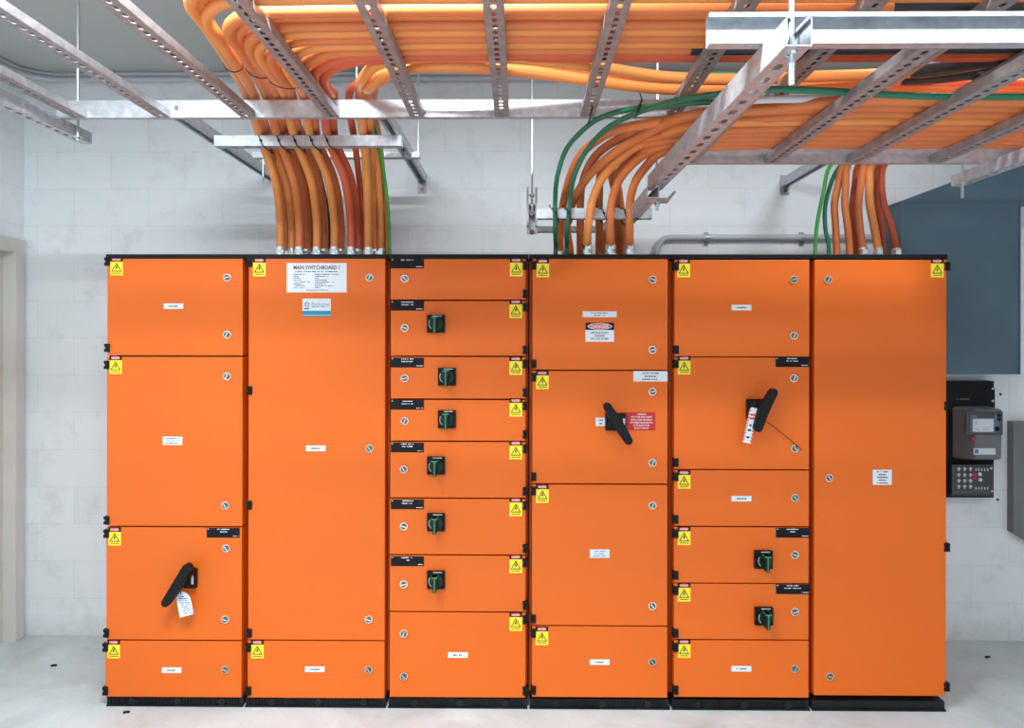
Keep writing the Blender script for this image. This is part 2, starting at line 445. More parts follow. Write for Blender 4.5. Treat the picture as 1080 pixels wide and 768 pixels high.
def lever(base, p, q, hub, parent, bend=0, r0=.0165, r1=.017, brim=None):
    YL = FY - .075
    x0, y0, x1, y1 = base
    a = at(x0, y1, FY - .015); b = at(x1, y0, FY - .015)
    bm_ = MB().box((a.x, FY, a.z), (b.x, FY - .024, b.z), 'black')
    bm_.box((a.x + .008, FY - .024, a.z + .008), (b.x - .008, FY - .030, b.z - .008), 'blacksteel')
    if brim: bm_.box((b.x - .014, FY - .030, a.z + .02), (b.x - .005, FY - .0315, b.z - .02), brim)
    c = bm_.build('handle_base', parent, bevel=.003)
    P = at(*p, YL); Q = at(*q, YL); H = at(*hub, YL)
    mb = MB().cyl((H.x, FY - .024, H.z), (H.x, YL + .01, H.z), .026, 'black', 20)
    mb.prism(capsule((P.x, P.z), (Q.x, Q.z), r0, r1, bend=bend), 'y', YL + .014, YL - .016, 'black')
    return mb.build('lever_handle', parent, bevel=.006)

# --- the cabinets
gland_me = None
def gland_mesh(r=.023):
    mb = MB()
    hexa = lambda rr: [(rr * math.cos(k * math.pi / 3), rr * math.sin(k * math.pi / 3)) for k in range(6)]
    mb.prism(hexa(r * 1.12), 'z', 0, .012, 'chrome').prism([(r * .9 * math.cos(k * .3926), r * .9 * math.sin(k * .3926)) for k in range(16)], 'z', .012, .030, 'zinc')
    mb.prism(hexa(r), 'z', .028, .048, 'chrome').prism([(r * .8 * math.cos(k * .3926), r * .8 * math.sin(k * .3926)) for k in range(16)], 'z', .048, .058, 'zinc')
    return mesh_of(mb, 'cable_gland')
gland_me = gland_mesh()
cabs = []; doorsO = {}
for ci, (c0, c1) in enumerate(cols):
    xa = at(c0, 500, FY).x + .002; xb = at(c1, 500, FY).x - .002
    if ci == 5: xb = at(998.6, 500, FY).x
    E = empty('switchboard_cabinet', ((xa + xb) / 2, BYF, 0), cab_labels[ci], 'switchboard cabinet', 'cabinets of the orange switchboard')
    cabs.append(E)
    zb = zpl - .004
    zt = ztop - .018
    MB().box((xa, BYF, zb), (xb, BYB, zt), 'orange').build('cabinet_body', E, bevel=.0015)
    MB().box((xa - .001, FY - .004, ztop - .019), (xb + .001, BYB, ztop), 'black').build('top_cover', E, bevel=.002)
    # plinth with ventilation ribs
    pl = MB().box((xa + (.004 if ci else 0), FY + .008, 0), (xb - .004, BYB, zb), 'blacksteel')
    if ci < 5:
        n = 44; w = (xb - xa - .03) / n
        for k in range(n):
            x = xa + .015 + k * w
            pl.box((x, FY + .008, .010), (x + w * .45, FY + .004, zb - .006), 'black')
        for k in (.19, .52, .84):
            pl.cyl((xa + (xb - xa) * k, FY + .008, zb * .52), (xa + (xb - xa) * k, FY + .002, zb * .52), zb * .40, 'blacksteel', 20)
    pl.box((xa + .002, FY - .002, 0), (xb - .002, FY + .01, .006), 'blacksteel')
    pl.build('plinth', E)
    right = ci in (2, 5)
    dl = []
    for di, (x0, x1, y0, y1) in enumerate(tiers_doors[ci]):
        cx = (x0 + x1) / 2; cy = (y0 + y1) / 2
        X0 = at(x0, cy, FY).x; X1 = at(x1, cy, FY).x; Z0 = at(cx, y1, FY).z; Z1 = at(cx, y0, FY).z
        D = MB().box((X0, FY, Z0), (X1, FY + .069, Z1), 'orange').build('cabinet_door', E, ((X0 + X1) / 2, FY, Z0), bevel=.0025)
        dl.append(D); doorsO[ci, di] = D
        for hy in hinge_l[ci][di]:
            z = at(cx, hy, FY).z
            place('door_hinge', hinge, D, ((X1 - .002 if ci == 2 else X1 + .002) if right else X0 + (.002 if ci in (0,) else .006), FY, z))
        for k, (lx, ly) in enumerate(lock_l[ci][di]):
            place('door_lock', locks[(ci + di + k) % 4], D, at(lx, ly, FY))
        sx, sy = stick_l[ci][di]
        place('warning_sticker', sticker, D, at(sx, sy, FY))
D = doorsO
# plates
name_plate(183, 323, 20, 5, D[0, 0], ink='ink', seed=1)
name_plate(182, 465, 20, 8, D[0, 1], lines=3, seed=2, frac=.75)
black_plate(235.5, 562, D[0, 2], 3, .25)
name_plate(181, 707, 20, 5, D[0, 3], seed=4)
name_plate(333, 473, 20, 5, D[1, 0], seed=5)
name_plate(332, 706, 20, 5, D[1, 1], seed=6)
for k, py in enumerate((278, 322.5, 382.5, 427, 472, 532, 592)):
    black_plate(429.7, py, D[2, k], 20 + k, [0, .36, .36, .34, .34, .34, .12][k])
name_plate(483, 691, 20, 5, D[2, 7], seed=9)
name_plate(632.5, 331.5, 35, 5.4, D[3, 0], lines=2, seed=10)
name_plate(686, 397, 35, 10, D[3, 1], lines=3, seed=11, frac=.5)
name_plate(632.5, 584, 20, 8, D[3, 2], lines=3, seed=12, frac=.7, ink='blueink')
name_plate(632.5, 698.5, 20, 5, D[3, 3], seed=13)
name_plate(782, 324.5, 20, 5, D[4, 0], seed=14)
black_plate(835.5, 382, D[4, 1], 40)
name_plate(782, 526, 20, 5, D[4, 2], seed=15)
black_plate(836, 562, D[4, 3], 42, .15)
black_plate(836, 621.5, D[4, 4], 43, .5)
name_plate(782, 705.5, 20, 5, D[4, 5], seed=16)
name_plate(930.5, 503.5, 19, 15, D[5, 0], lines=5, seed=17, frac=.6)
# main plate
c = at(334, 293, FY); mb = MB(); w = 62.5 * PX; h = 30 * PX
plate(mb, c, w + .005, h + .005, 'palegrey', t=.0006); y = plate(mb, c, w, h, 'white')
mb.text('MAIN SWITCHBOARD 1', c.x, y, c.z + h * .36, .0165, 'ink', w=w * .78, bold=True)
dashes(mb, c.x - w * .36, c.x + w * .36, c.z + h * .215, .0055, 'ink', y, 91)
for k in range(8):
    z = c.z + h * (.12 - k * .068)
    dashes(mb, c.x - w * .39, c.x - w * (.39 - [.19, .09, .11, .13, .28, .16, .2, .19][k]), z, .0050, 'ink', y, 100 + k)
    dashes(mb, c.x - w * .03, c.x + w * ([.39, .2, .04, .18, .29, .15, .29, .06][k] ), z, .0050, 'ink', y, 120 + k)
dashes(mb, c.x - w * .18, c.x + w * .2, c.z - h * .44, .0045, 'ink', y, 131)
mb.build('title_plate', D[1, 0], c)
c = at(334, 324.5, FY); mb = MB(); w = 30 * PX; h = 19 * PX
y = plate(mb, c, w, h, 'white')
mb.box((c.x - w / 2, y, c.z - h * .40), (c.x + w / 2, y - .0004, c.z - h * .18), 'teal').box((c.x - w / 2, y, c.z - h * .5), (c.x + w / 2, y - .0004, c.z - h * .43), 'teal')
mb.text('Exclusive', c.x + w * .14, y, c.z + h * .20, .017, 'teal', w=w * .62)
dashes(mb, c.x - w * .16, c.x + w * .43, c.z + h * .04, .004, 'ink', y, 140)
for rr in (.009, .005):   # spiral emblem
    pts = []
    for k in range(20):
        a = 2 * math.pi * k / 20
        mb.add([(c.x - w * .34 + q * math.cos(t_), y, c.z + h * .17 + q * math.sin(t_)) for q, t_ in ((rr, a), (rr + .0017, a), (rr + .0017, a + .33), (rr, a + .33))], [(0, 1, 2, 3)], 'ink')
mb.box((c.x - w * .44, y, c.z - h * .08), (c.x - w * .26, y - .0004, c.z - h * .03), 'ink')
mb.build('maker_plate', D[1, 0], c)
# danger plate
c = at(632.5, 350.5, FY); mb = MB(); w = 30 * PX; h = 20 * PX
y = plate(mb, c, w, h, 'white')
mb.box((c.x - w / 2, y, c.z + h * .12), (c.x + w / 2, y - .0005, c.z + h / 2), 'ink')
el = lambda a, b: [(c.x + a * math.cos(k * math.pi / 12), c.z + h * .31 + b * math.sin(k * math.pi / 12)) for k in range(24)]
mb.prism(el(w * .43, h * .17), 'y', y - .0005, y - .0009, 'white').prism(el(w * .40, h * .145), 'y', y - .0009, y - .0013, 'redink')
mb.text('DANGER', c.x, y - .0016, c.z + h * .31, .0165, 'white', w=w * .66, bold=True)
for k, t in enumerate(('ARCING FAULT', 'HAZARD', 'NO LIVE WORK')):
    mb.text(t, c.x, y, c.z - h * (.03 + .155 * k), .0085, 'ink', w=w * (.62, .36, .64)[k], bold=True)
mb.build('danger_plate', D[3, 0], c)
# red notice
c = at(673, 444.5, FY); mb = MB(); w = 36 * PX; h = 19 * PX
y = plate(mb, c, w, h, 'red')
cx_ = c.x + w * .10
for k, t in enumerate(('WARNING', 'NOT TO BE USED AS MAIN', 'SWITCH. TO BE OPERATED BY', 'AUTHORISED PERSONNEL ONLY', 'IN THE EVENT OF FIRE', 'DO NOT TURN OFF')):
    mb.text(t, cx_, y, c.z + h * (.40 - .155 * k), .0068, 'white', w=w * (.26, .60, .64, .68, .46, .42)[k], bold=True)
mb.build('red_notice_plate', D[3, 1], c)
name_plate(633.5, 445, 9.5, 8, D[3, 1], lines=2, seed=18, name='small_plate')
# switches
for k, (px, py) in enumerate(((459.5, 341.5), (471, 397.5), (471, 442.5), (459.5, 491.5), (459.5, 551.5), (459.5, 612.5))):
    rotary(px, py, D[2, k + 1])
rotary(806, 591, D[4, 3]); rotary(806.5, 651, D[4, 4])
# lever handles
lever((195, 600, 207, 620), (198, 598.5), (176, 635), (194, 606), D[0, 2], bend=.004, brim='palegrey')
lever((638.5, 436, 660, 454), (640.5, 429), (662.5, 464.5), (651, 446), D[3, 1], brim='palegrey')
lever((787.5, 421, 806, 442), (815, 414), (799, 451), (806, 430), D[4, 1], bend=-.008)
# hanging tags
pts = [at(x, y_, FY - .05) for x, y_ in ((185, 626), (189.5, 624), (194.5, 624.5), (198.5, 627), (201, 631), (204.7, 647.5), (190, 651.5))]
mb = MB(); tw = 'white'
mb.prism([(p.x, p.z) for p in pts], 'y', FY - .0505, FY - .052, tw)
P0 = at(191, 633, FY - .05)
for k in range(9):
    q = at(187.5 + k * .75, 629 + k * 2.2, FY - .05)
    w_ = (.028, .04, .04, .045, .045, .045, .045, .045, .045)[k]
    dashes(mb, q.x + .002, q.x + w_, q.z, .0045 if k > 1 else .007, 'ink', FY - .0524, 200 + k)
L1 = at(191, 620, FY - .05)
mb.tube([(P0.x, FY - .0515, at(190, 627, FY - .05).z), (L1.x, FY - .056, L1.z), (L1.x + .004, FY - .04, L1.z + .02)], .0015, 'tie', 6)
tag(mb.build('lockout_tag'), 'white paper tag with small print hanging from the lever handle of the left end cabinet', 'tag')
A = at(795, 430, FY - .055); B = at(787, 467, FY - .055)
mb = MB(); d = Vector((B.x - A.x, B.z - A.z)); Ln = d.length; d.normalize(); u = Vector((-d.y, d.x))
W2 = .017
def Q(t, s_): return (A.x + d.x * t + u.x * s_, A.z + d.y * t + u.y * s_)
yt = FY - .06
mb.prism([Q(0, -W2 * .6), Q(.012, -W2), Q(Ln, -W2), Q(Ln, W2), Q(.012, W2), Q(0, W2 * .6)], 'y', yt, yt - .0015, 'white')
nn = 10
for k in range(nn):    # slanted red edge stripes
    for sgn in (-1, 1):
        t0 = .010 + (Ln - .014) * k / nn; t1 = t0 + Ln / nn * .48
        mb.add([(Q(t0, sgn * W2 * .68)[0], yt - .002, Q(t0, sgn * W2 * .68)[1]), (Q(t1, sgn * W2 * .68)[0], yt - .002, Q(t1, sgn * W2 * .68)[1]), (Q(t1 + .005, sgn * W2)[0], yt - .002, Q(t1 + .005, sgn * W2)[1]), (Q(t0 + .005, sgn * W2)[0], yt - .002, Q(t0 + .005, sgn * W2)[1])], [(0, 1, 2, 3)], 'redink')
for t, w_, m_ in ((.030, .020, 'redink'), (.045, .022, 'redink'), (.075, .008, 'ink'), (.095, .014, 'ink'), (.125, .012, 'ink')):
    q = Q(t, 0); mb.box((q[0] - w_ / 2, yt - .0015, q[1] - .004), (q[0] + w_ / 2, yt - .0022, q[1] + .004), m_)
tp = Q(.004, 0); mb.tube([(tp[0], yt, tp[1]), (tp[0] + .002, yt - .008, tp[1] + .02), (tp[0] + .01, yt + .02, tp[1] + .03)], .0015, 'tie', 6)
tag(mb.build('lockout_tag'), 'long white tag with red striped edges hanging on the lever of the fifth cabinet', 'tag')
a = at(803, 441, FY - .055); b = at(825, 457, FY - .02); c2 = at(846, 475, FY - .006)
tag(MB().tube(spline([a, b, c2]), .0018, 'wirered', 6).build('seal_wire'), 'thin dark red wire running from the tagged lever handle down to a door lock', 'wire')

# ------------------------------------------------------------------ overhead steelwork
def channel(p, q, w=.041, h=.041, up=(0, 0, 1), slots='base', t=.0025, pitch=.05, sl=.028, sw=.014, mt='galv', lip=.009, open_up=True, phase=0.0):
    """slotted strut from p to q; mouth faces +up when open_up else -up. returns MB of sheet faces"""
    p = Vector(p); q = Vector(q); d = (q - p); L = d.length; d.normalize(); up = Vector(up); sd = d.cross(up).normalized(); up = sd.cross(d).normalized()
    mb = MB()
    def V(s, x, z):
        if not open_up: z = h - z
        return p + d * s + sd * x + up * z
    def quad(a, b, c, e): mb.add([a, b, c, e], [(0, 1, 2, 3)], mt)
    # webs and lips
    for sg in (-1, 1):
        x = sg * w / 2
        quad(V(0, x, 0), V(L, x, 0), V(L, x, h), V(0, x, h))
        xi = sg * (w / 2 - lip)
        quad(V(0, x, h), V(L, x, h), V(L, xi, h), V(0, xi, h))
        quad(V(0, xi, h), V(L, xi, h), V(L, xi, h - .006), V(0, xi, h - .006))
    # base with rounded slots
    n = max(1, int(L / pitch)); pt = L / n; hs = sw / 2
    for k in range(n):
        s0 = k * pt; s1 = s0 + pt; a = s0 + (pt - sl) / 2; b = a + sl
        for sg in (-1, 1):
            quad(V(s0, sg * w / 2, 0), V(s1, sg * w / 2, 0), V(s1, sg * hs, 0), V(s0, sg * hs, 0))
        ch = hs * .45
        for (e0, e1, dr) in ((s0, a, 1), (s1, b, -1)):
            pts = [V(e0, -hs, 0), V(e1 + dr * ch * 1.6, -hs, 0), V(e1 + dr * ch * .5, -hs + ch * .8, 0), V(e1, -hs + ch * 1.5, 0), V(e1, hs - ch * 1.5, 0), V(e1 + dr * ch * .5, hs - ch * .8, 0), V(e1 + dr * ch * 1.6, hs, 0), V(e0, hs, 0)]
            mb.add(pts, [tuple(range(8))], mt)
    return mb
def strut(name, p, q, label, parent=None, **k):
    mb = channel(p, q, **k)
    o = mb.build(name, parent, solid=.0025)
    if not parent: tag(o, label, 'strut channel')
    return o
def rod(x, y, z0, z1, label, nuts=(), r=.005):
    E = MB().cyl((x, y, z0), (x, y, z1), r, 'zinc', 10)
    # thread rings on the lower end
    for k in range(8): 
        zz = z0 + .004 + k * .006
        E.tube([(x, y, zz), (x, y, zz + .003)], r * 1.15, 'zinc', 10)
    o = E.build('threaded_rod', origin=(x, y, z0)); tag(o, label, 'threaded rod')
    for zz in nuts:
        hx = [(x + .010 * math.cos(k * math.pi / 3), y + .010 * math.sin(k * math.pi / 3)) for k in range(6)]
        nb = MB().prism(hx, 'z', zz - .009, zz, 'chrome').cyl((x, y, zz), (x, y, zz + .002), .015, 'zinc', 16)
        nb.build('hex_nut', o)
    return o
def rail(p0x, p1x, y, z, h, out, mt='galv', fl=.022):
    """C section side rail along x, flanges pointing to sign 'out' in y"""
    mb = MB(); t = .002; yo = y + out * fl
    mb.box((p0x, y - t / 2, z), (p1x, y + t / 2, z + h), mt)
    mb.box((p0x, y, z), (p1x, yo, z + t), mt).box((p0x, y, z + h - t), (p1x, yo, z + h), mt)
    mb.box((p0x, yo - t / 2, z), (p1x, yo + t / 2, z + .010), mt).box((p0x, yo - t / 2, z + h - .010), (p1x, yo + t / 2, z + h), mt)
    return mb

# ladder 1 (high, long)
Y1F = 2.63; Y1N = 1.60
z1 = at(529, 123.5, Y1F).z
xL = at(60, 115, Y1F).x; XR = 3.1
lad1 = empty('cable_ladder', ((xL + XR) / 2, (Y1F + Y1N) / 2, z1), 'long galvanised cable ladder crossing the whole room above the switchboard', 'cable ladder', 'cable ladders')
rl = rail(xL, XR, Y1F, z1, .062, 1)
rl.cyl((at(187, 114, Y1F).x, Y1F - .001, at(187, 114, Y1F).z), (at(187, 114, Y1F).x, Y1F - .006, at(187, 114, Y1F).z), .008, 'chrome', 12)
rl.build('side_rail', lad1); rail(xL, XR, Y1N, z1, .062, -1).build('side_rail', lad1)
xr0 = at(84, 123, Y1F).x; pit = (at(529.5, 123, Y1F).x - xr0) / 5
k = 0
while xr0 + k * pit < XR - .05:
    X = xr0 + k * pit
    strut('rung', (X, Y1N + .004, z1 + .001), (X, Y1F - .004, z1 + .001), None, lad1, h=.024, w=.048, pitch=.036, sl=.024, sw=.014, mt='galv_dull')
    k += 1
# ladder 2 (lower, right)
Y2F = 2.66; Y2N = 1.63
z2 = at(900, 172, Y2F).z
x2 = at(744.5, 40, Y2N).x
z2n = at(900, 52.5, Y2N).z
lad2 = empty('cable_ladder', ((x2 + XR) / 2, (Y2F + Y2N) / 2, z2), 'lower galvanised cable ladder at the right whose bright near rail is at the top right', 'cable ladder', 'cable ladders')
rail(at(711, 170, Y2F).x, XR, Y2F, z2, .062, 1).build('side_rail', lad2)
rail(x2, XR, Y2N, z2, .068, -1, fl=.03).build('side_rail', lad2)
xr2 = at(726, 171, Y2F).x; p2 = (at(987, 171, Y2F).x - xr2) / 3
k = 0
while xr2 + k * p2 < XR - .05:
    X = xr2 + k * p2
    strut('rung', (X, Y2N + .004, z2 + .001), (X, Y2F - .004, z2 + .001), None, lad2, h=.024, w=.05, pitch=.036, sl=.024, sw=.014, mt='galv_dull')
    k += 1

# support struts under the ladders
zs = z2 - .042
# main one (front, hung on the rod)
p = at(843, 50, 1.47); q = at(690, 197, 2.86)
strut('strut_channel', (p.x, 1.47, zs - .014), (q.x, 2.86, zs - .014), 'wide slotted steel strut slanting down from the thick rod at the top right', w=.05, h=.055, mt='galv', pitch=.075, sl=.04, sw=.018)
rr = at(835, 40, 1.53)
rod(rr.x, 1.53, at(835, 90, 1.53).z, CZ, 'thick threaded rod in front of the near rail holding the wide slotted strut', nuts=(zs - .001,), r=.0062)
p = at(1009, 190, 2.86)
strut('strut_channel', (p.x, 1.4, zs), (p.x, 2.86, zs), 'pale steel strut poking into the frame at the right edge below the lower ladder', mt='galv')
rr = at(1015, 200, 2.80)
rod(rr.x, 2.80, at(1015, 209, 2.8).z, CZ, 'threaded rod hanging through the pale strut beside the blue grey duct', nuts=(zs - .001,))
# top left support under ladder 1
zs1 = z1 - .042
p = at(91, 143, 2.82)
strut('strut_channel', (p.x, 1.2, zs1), (p.x, 2.82, zs1), 'pale steel strut under the left end of the long ladder', mt='galv')
rr = at(82, 120, 2.72)
rod(rr.x, 2.72, at(80, 148, 2.72).z, CZ, 'threaded rod from the ceiling at the left end of the long ladder', nuts=(zs1 - .001,), r=.006)
p = at(690, 30, 1.8)

# frame above cabinet 2
YA = 3.02; za = at(325, 155, YA).z
xl = at(228, 150, YA).x; xr_ = at(424, 150, YA).x
strut('strut_channel', (xl, YA, za), (xr_, YA, za), 'short horizontal strut with five black ties in front of the left cable drop', mt='galv')
YB = 3.37; zb_ = at(350, 167, YB).z
strut('strut_channel', (at(268, 165, YB).x, YB, zb_), (at(443, 165, YB).x, YB, zb_), 'short horizontal strut behind the left cable drop', h=.024, mt='galv')
for (px, lab) in ((289, 'sloping looking slotted arm from the wall on the left side of the left cable drop'), (445, 'slotted steel arm from the wall just right of the left cable drop')):
    e = at(px, 192, WY - .012)
    strut('strut_channel', (e.x, 2.70, za + .044), (e.x, WY - .004, za + .044), lab, mt='galv', open_up=False, pitch=.04, sl=.024)
e = at(445, 196, WY - .01)
tag(MB().box((e.x - .022, WY - .008, e.z - .035), (e.x + .022, WY, e.z + .06), 'galv_dull').cyl((e.x, WY - .008, e.z - .018), (e.x, WY - .022, e.z - .018), .009, 'darkmetal', 6).build('wall_bracket_plate'), 'small steel fixing plate on the wall just right of the left cable drop', 'bracket')
for px, zbx, lab in ((277.5, 192, 'thin threaded rod left of the left cable drop'), (441, 168, 'thin threaded rod right of the left cable drop')):
    g = at(px, zbx, YB); rod(g.x, YB, g.z, CZ, lab, r=.004)
g = at(375, 100, 2.68); rod(g.x, 2.70, z1 + .01, CZ, 'thin threaded rod behind the long ladder beside the two arching cables', r=.004)
# frame above cabinet 4
YC = 3.12; zc = at(625, 231, YC).z
x0 = at(566, 225, YC).x; x1 = at(687, 225, YC).x
strut('strut_channel', (x0, YC, zc), (x1, YC, zc), 'short horizontal strut tied behind the two green cables above the fourth cabinet', mt='galv')
YD = 3.49; zd = zc
strut('strut_channel', (at(566, 235, YD).x, YD, zd), (at(668, 235, YD).x, YD, zd), 'short horizontal strut behind the orange cables above the fourth cabinet', h=.024, mt='galv')
g = at(561, 240, YC)
hb = MB()
hb.box((g.x - .022, YC - .02, zc - .03), (g.x - .014, YC + .03, zc + .13), 'galv_dull').box((g.x + .014, YC - .02, zc - .03), (g.x + .022, YC + .03, zc + .13), 'galv_dull').box((g.x - .022, YC + .02, zc - .06), (g.x + .022, YC + .028, zc + .06), 'galv_dull')
hb.cyl((g.x, YC - .03, zc + .02), (g.x, YC + .02, zc + .02), .012, 'darkmetal', 6).cyl((g.x, YC - .006, zc - .055), (g.x, YC + .02, zc - .055), .010, 'darkmetal', 6)
tag(hb.build('hanger_bracket'), 'forked steel hanger bracket at the left end of the strut above the fourth cabinet', 'bracket')
rod(g.x, YC, zc + .03, CZ, 'threaded rod dropping to the forked hanger left of the green cables', nuts=(zc + .06, zc + .1), r=.005)
g2 = at(697, 210, 2.62)
strut('strut_channel', (g2.x - .02, 2.66, zc - .0), (g2.x - .02, WY - .004, zc - .0), 'slotted arm running back to the wall just right of the middle cable drop', mt='galv', pitch=.04, sl=.024)
g3 = at(693, 200, 2.80)
rod(g3.x, 2.80, at(693, 222, 2.8).z, CZ, 'threaded rod with nuts below the tip of the wide slotted strut', nuts=(zs - .001, at(693, 214, 2.8).z), r=.005)
mb = MB(); cc = at(699, 210, 2.8)
mb.prism([(cc.x - .03, cc.z - .012), (cc.x + .02, cc.z - .012), (cc.x + .045, cc.z + .022), (cc.x + .038, cc.z + .026), (cc.x + .014, cc.z), (cc.x - .03, cc.z)], 'y', 2.775, 2.825, 'galv_dull')
tag(mb.build('beam_clamp'), 'small bent steel clamp under the tip of the wide slotted strut', 'clamp')
# arm at wall right
e = at(828, 193, WY - .01)
strut('strut_channel', (e.x, 3.0, e.z - .02), (e.x, WY - .004, e.z - .02), 'pale steel arm fixed to the wall left of the right cable drop', mt='galv', open_up=False)
tag(MB().box((e.x - .022, WY - .008, e.z - .06), (e.x + .022, WY, e.z + .04), 'galv_dull').cyl((e.x, WY - .008, e.z - .04), (e.x, WY - .02, e.z - .04), .010, 'darkmetal', 6).build('wall_bracket_plate'), 'small steel fixing plate on the wall left of the right cable drop', 'bracket')

# conduits
def conduit(pts, r, m, label, clips=(), coup=()):
    o = MB().tube(pts, r, m, 12).build('conduit_pipe'); tag(o, label, 'conduit')
    for c_ in clips:
        MB().box((c_[0] - .012, WY - .008, c_[2] - .04), (c_[0] + .012, WY, c_[2] + .03), 'galv_dull').tube([(c_[0] - .012, c_[1], c_[2]), (c_[0] + .012, c_[1], c_[2])], r * 1.2, 'galv', 12).cyl((c_[0], WY - .008, c_[2] - .03), (c_[0], WY - .014, c_[2] - .03), .006, 'darkmetal', 8).build('pipe_clip', o)
    for c_ in coup:
        MB().tube([(c_[0] - .02, c_[1], c_[2]), (c_[0] + .02, c_[1], c_[2])], r * 1.15, m, 12).build('coupling', o)
    return o
yw = WY - .03
zc1 = at(770, 250.5, yw).z
pa = at(691, 275, yw); pb = at(702, 252, yw); xE = at(872, 250, yw).x
pts = [(pa.x, yw, pa.z - .15), (pa.x, yw, pa.z), (pa.x + .01, yw, pa.z + .06), (pa.x + .045, yw, zc1 - .008), (pa.x + .10, yw, zc1)]
conduit(spline(pts, .01) + [(xE + .35, yw, zc1)], .0155, 'pvc', 'grey conduit on the wall behind the fifth cabinet, bending down at its left end', clips=[(at(746, 250, yw).x, yw, zc1), (at(847, 250, yw).x, yw, zc1)])
zq = at(300, 83, WY - .03).z
lx2 = LX + .035
pp = [(lx2, -2.4, zq)] + [(lx2, 3.5, zq)] + [(lx2 + .01, 3.74, zq), (lx2 + .06, 3.81, zq), (lx2 + .14, yw + .005, zq), (lx2 + .3, yw + .005, zq)]
conduit([pp[0]] + spline(pp[1:], .03) + [(3.2, yw + .005, zq)], .017, 'pvc', 'grey conduit running along the top of the walls just under the ceiling', coup=[(at(448, 83, yw).x, yw + .005, zq), (at(640, 83, yw).x, yw + .005, zq)])
zq2 = zq + .028
pp = [(lx2, 3.5, zq2), (lx2 + .01, 3.76, zq2), (lx2 + .05, 3.82, zq2), (lx2 + .14, yw + .01, zq2), (lx2 + .3, yw + .01, zq2)]
conduit([(lx2, -2.4, zq2)] + spline(pp, .03) + [(3.2, yw + .01, zq2)], .013, 'pvc', 'thinner upper conduit running along the top of the walls just under the ceiling')

# ------------------------------------------------------------------ cables
RC = .0160
zL1 = z1 + .0275 + .0178
zL2 = z2 + .0275 + .0173
ORD = ['first', 'second', 'third', 'fourth', 'fifth', 'sixth', 'seventh', 'eighth', 'ninth', 'tenth', 'eleventh', 'twelfth', 'thirteenth', 'fourteenth', 'fifteenth']
LOOPS = {}
def project(p):
    q = MROT.transposed() @ (Vector(p) - CAM); return (540 + F * q.x / -q.z, HZ - F * q.y / -q.z)
def cable(pts, m, label, group, r=RC, step=.025, name='power_cable'):
    o = MB().tube(spline(pts, step), r, m, 12).build(name)
    return tag(o, label, 'cable', group)
zt0 = ztop
def gl(px, Y, cab, r=None):
    X = at(px, 262, Y).x
    o = place('cable_gland', gland_me, cabs[cab], (X, Y, ztop))
    return X
GRP2 = 'orange cables dropping into the second cabinet'
RL = .0178
# left drop: (gland px, gland depth, px at bracket, depth there, loop px, ladder depth, extra height, material)
left = [
 (295.5, 3.34, 276, 3.07, 209, 1.72, 0, 'cable2'),
 (303, 3.50, 281, 3.12, 216, 1.765, .012, 'cable'),
 (308, 3.40, 286, 3.16, 224, 1.81, 0, 'cable2'),
 (315.5, 3.34, 295, 3.07, 247, 1.88, 0, 'cable'),
 (323.5, 3.42, 301, 3.13, 257, 1.925, .01, 'cable'),
 (328, 3.52, 306, 3.18, 268, 1.965, 0, 'cable'),
 (334, 3.34, 312, 3.07, 277, 2.005, .0, 'cable2'),
 (342, 3.42, 318.5, 3.13, 290, 2.05, 0, 'cable'),
 (352.5, 3.34, 329, 3.07, 306, 2.09, 0, 'cable2'),
 (359.5, 3.42, 335.5, 3.13, 322, 2.135, 0, 'cable'),
 (370, 3.34, 347, 3.07, 334, 2.175, 0, 'cable3'),
 (377, 3.42, 354, 3.13, 344, 2.215, .008, 'cable3'),
]
for i, (gp, gY, bp, bY, lp, lY, dz, m_) in enumerate(left):
    X = gl(gp, gY, 1)
    Rb = .20 + max(0, i - 3) * .008
    Xk = at(lp, 40, lY + Rb).x
    z = zL1 + dz
    pts = [(XR, lY, z), (1.2, lY, z), (Xk + .62, lY, z), (Xk + Rb * 1.35, lY + .006, z)]
    for a in (25, 50, 72):
        pts.append((Xk + Rb - Rb * math.sin(R(a)), lY + Rb - Rb * math.cos(R(a)), z))
    b = at(bp, 149, bY)
    q0 = Vector((Xk, lY + Rb * 1.3, z)); mid = q0.lerp(b, (2.66 - q0.y) / (b.y - q0.y)); mid.z = z1 + .062 + RL + .012 + dz * .5
    pts += [(Xk - .004, lY + Rb * 1.25, z + .003), mid, b, at((bp + gp) / 2 + (gp - bp) * .22, 190, (bY * .45 + gY * .55)), at(gp, 235, gY), (X, gY, ztop + .045), (X, gY, ztop + .03)]
    LOOPS[i] = spline(pts, .025)
    o = cable(pts, m_, 'orange cable looping off the long ladder, %s from the left at the second cabinet' % ORD[i], GRP2, r=RL)
    if i in (3, 9):
        xs_ = at(940 if i == 3 else 728, 10 if i == 3 else 58, lY).x
        MB().tube([(xs_, lY, z), (xs_ + .02, lY, z), (min(xs_ + 1.6, XR - .02), lY, z)], RC * 1.22, 'shrink', 12).build('shrink_sleeve', o)
        if i == 9: pass
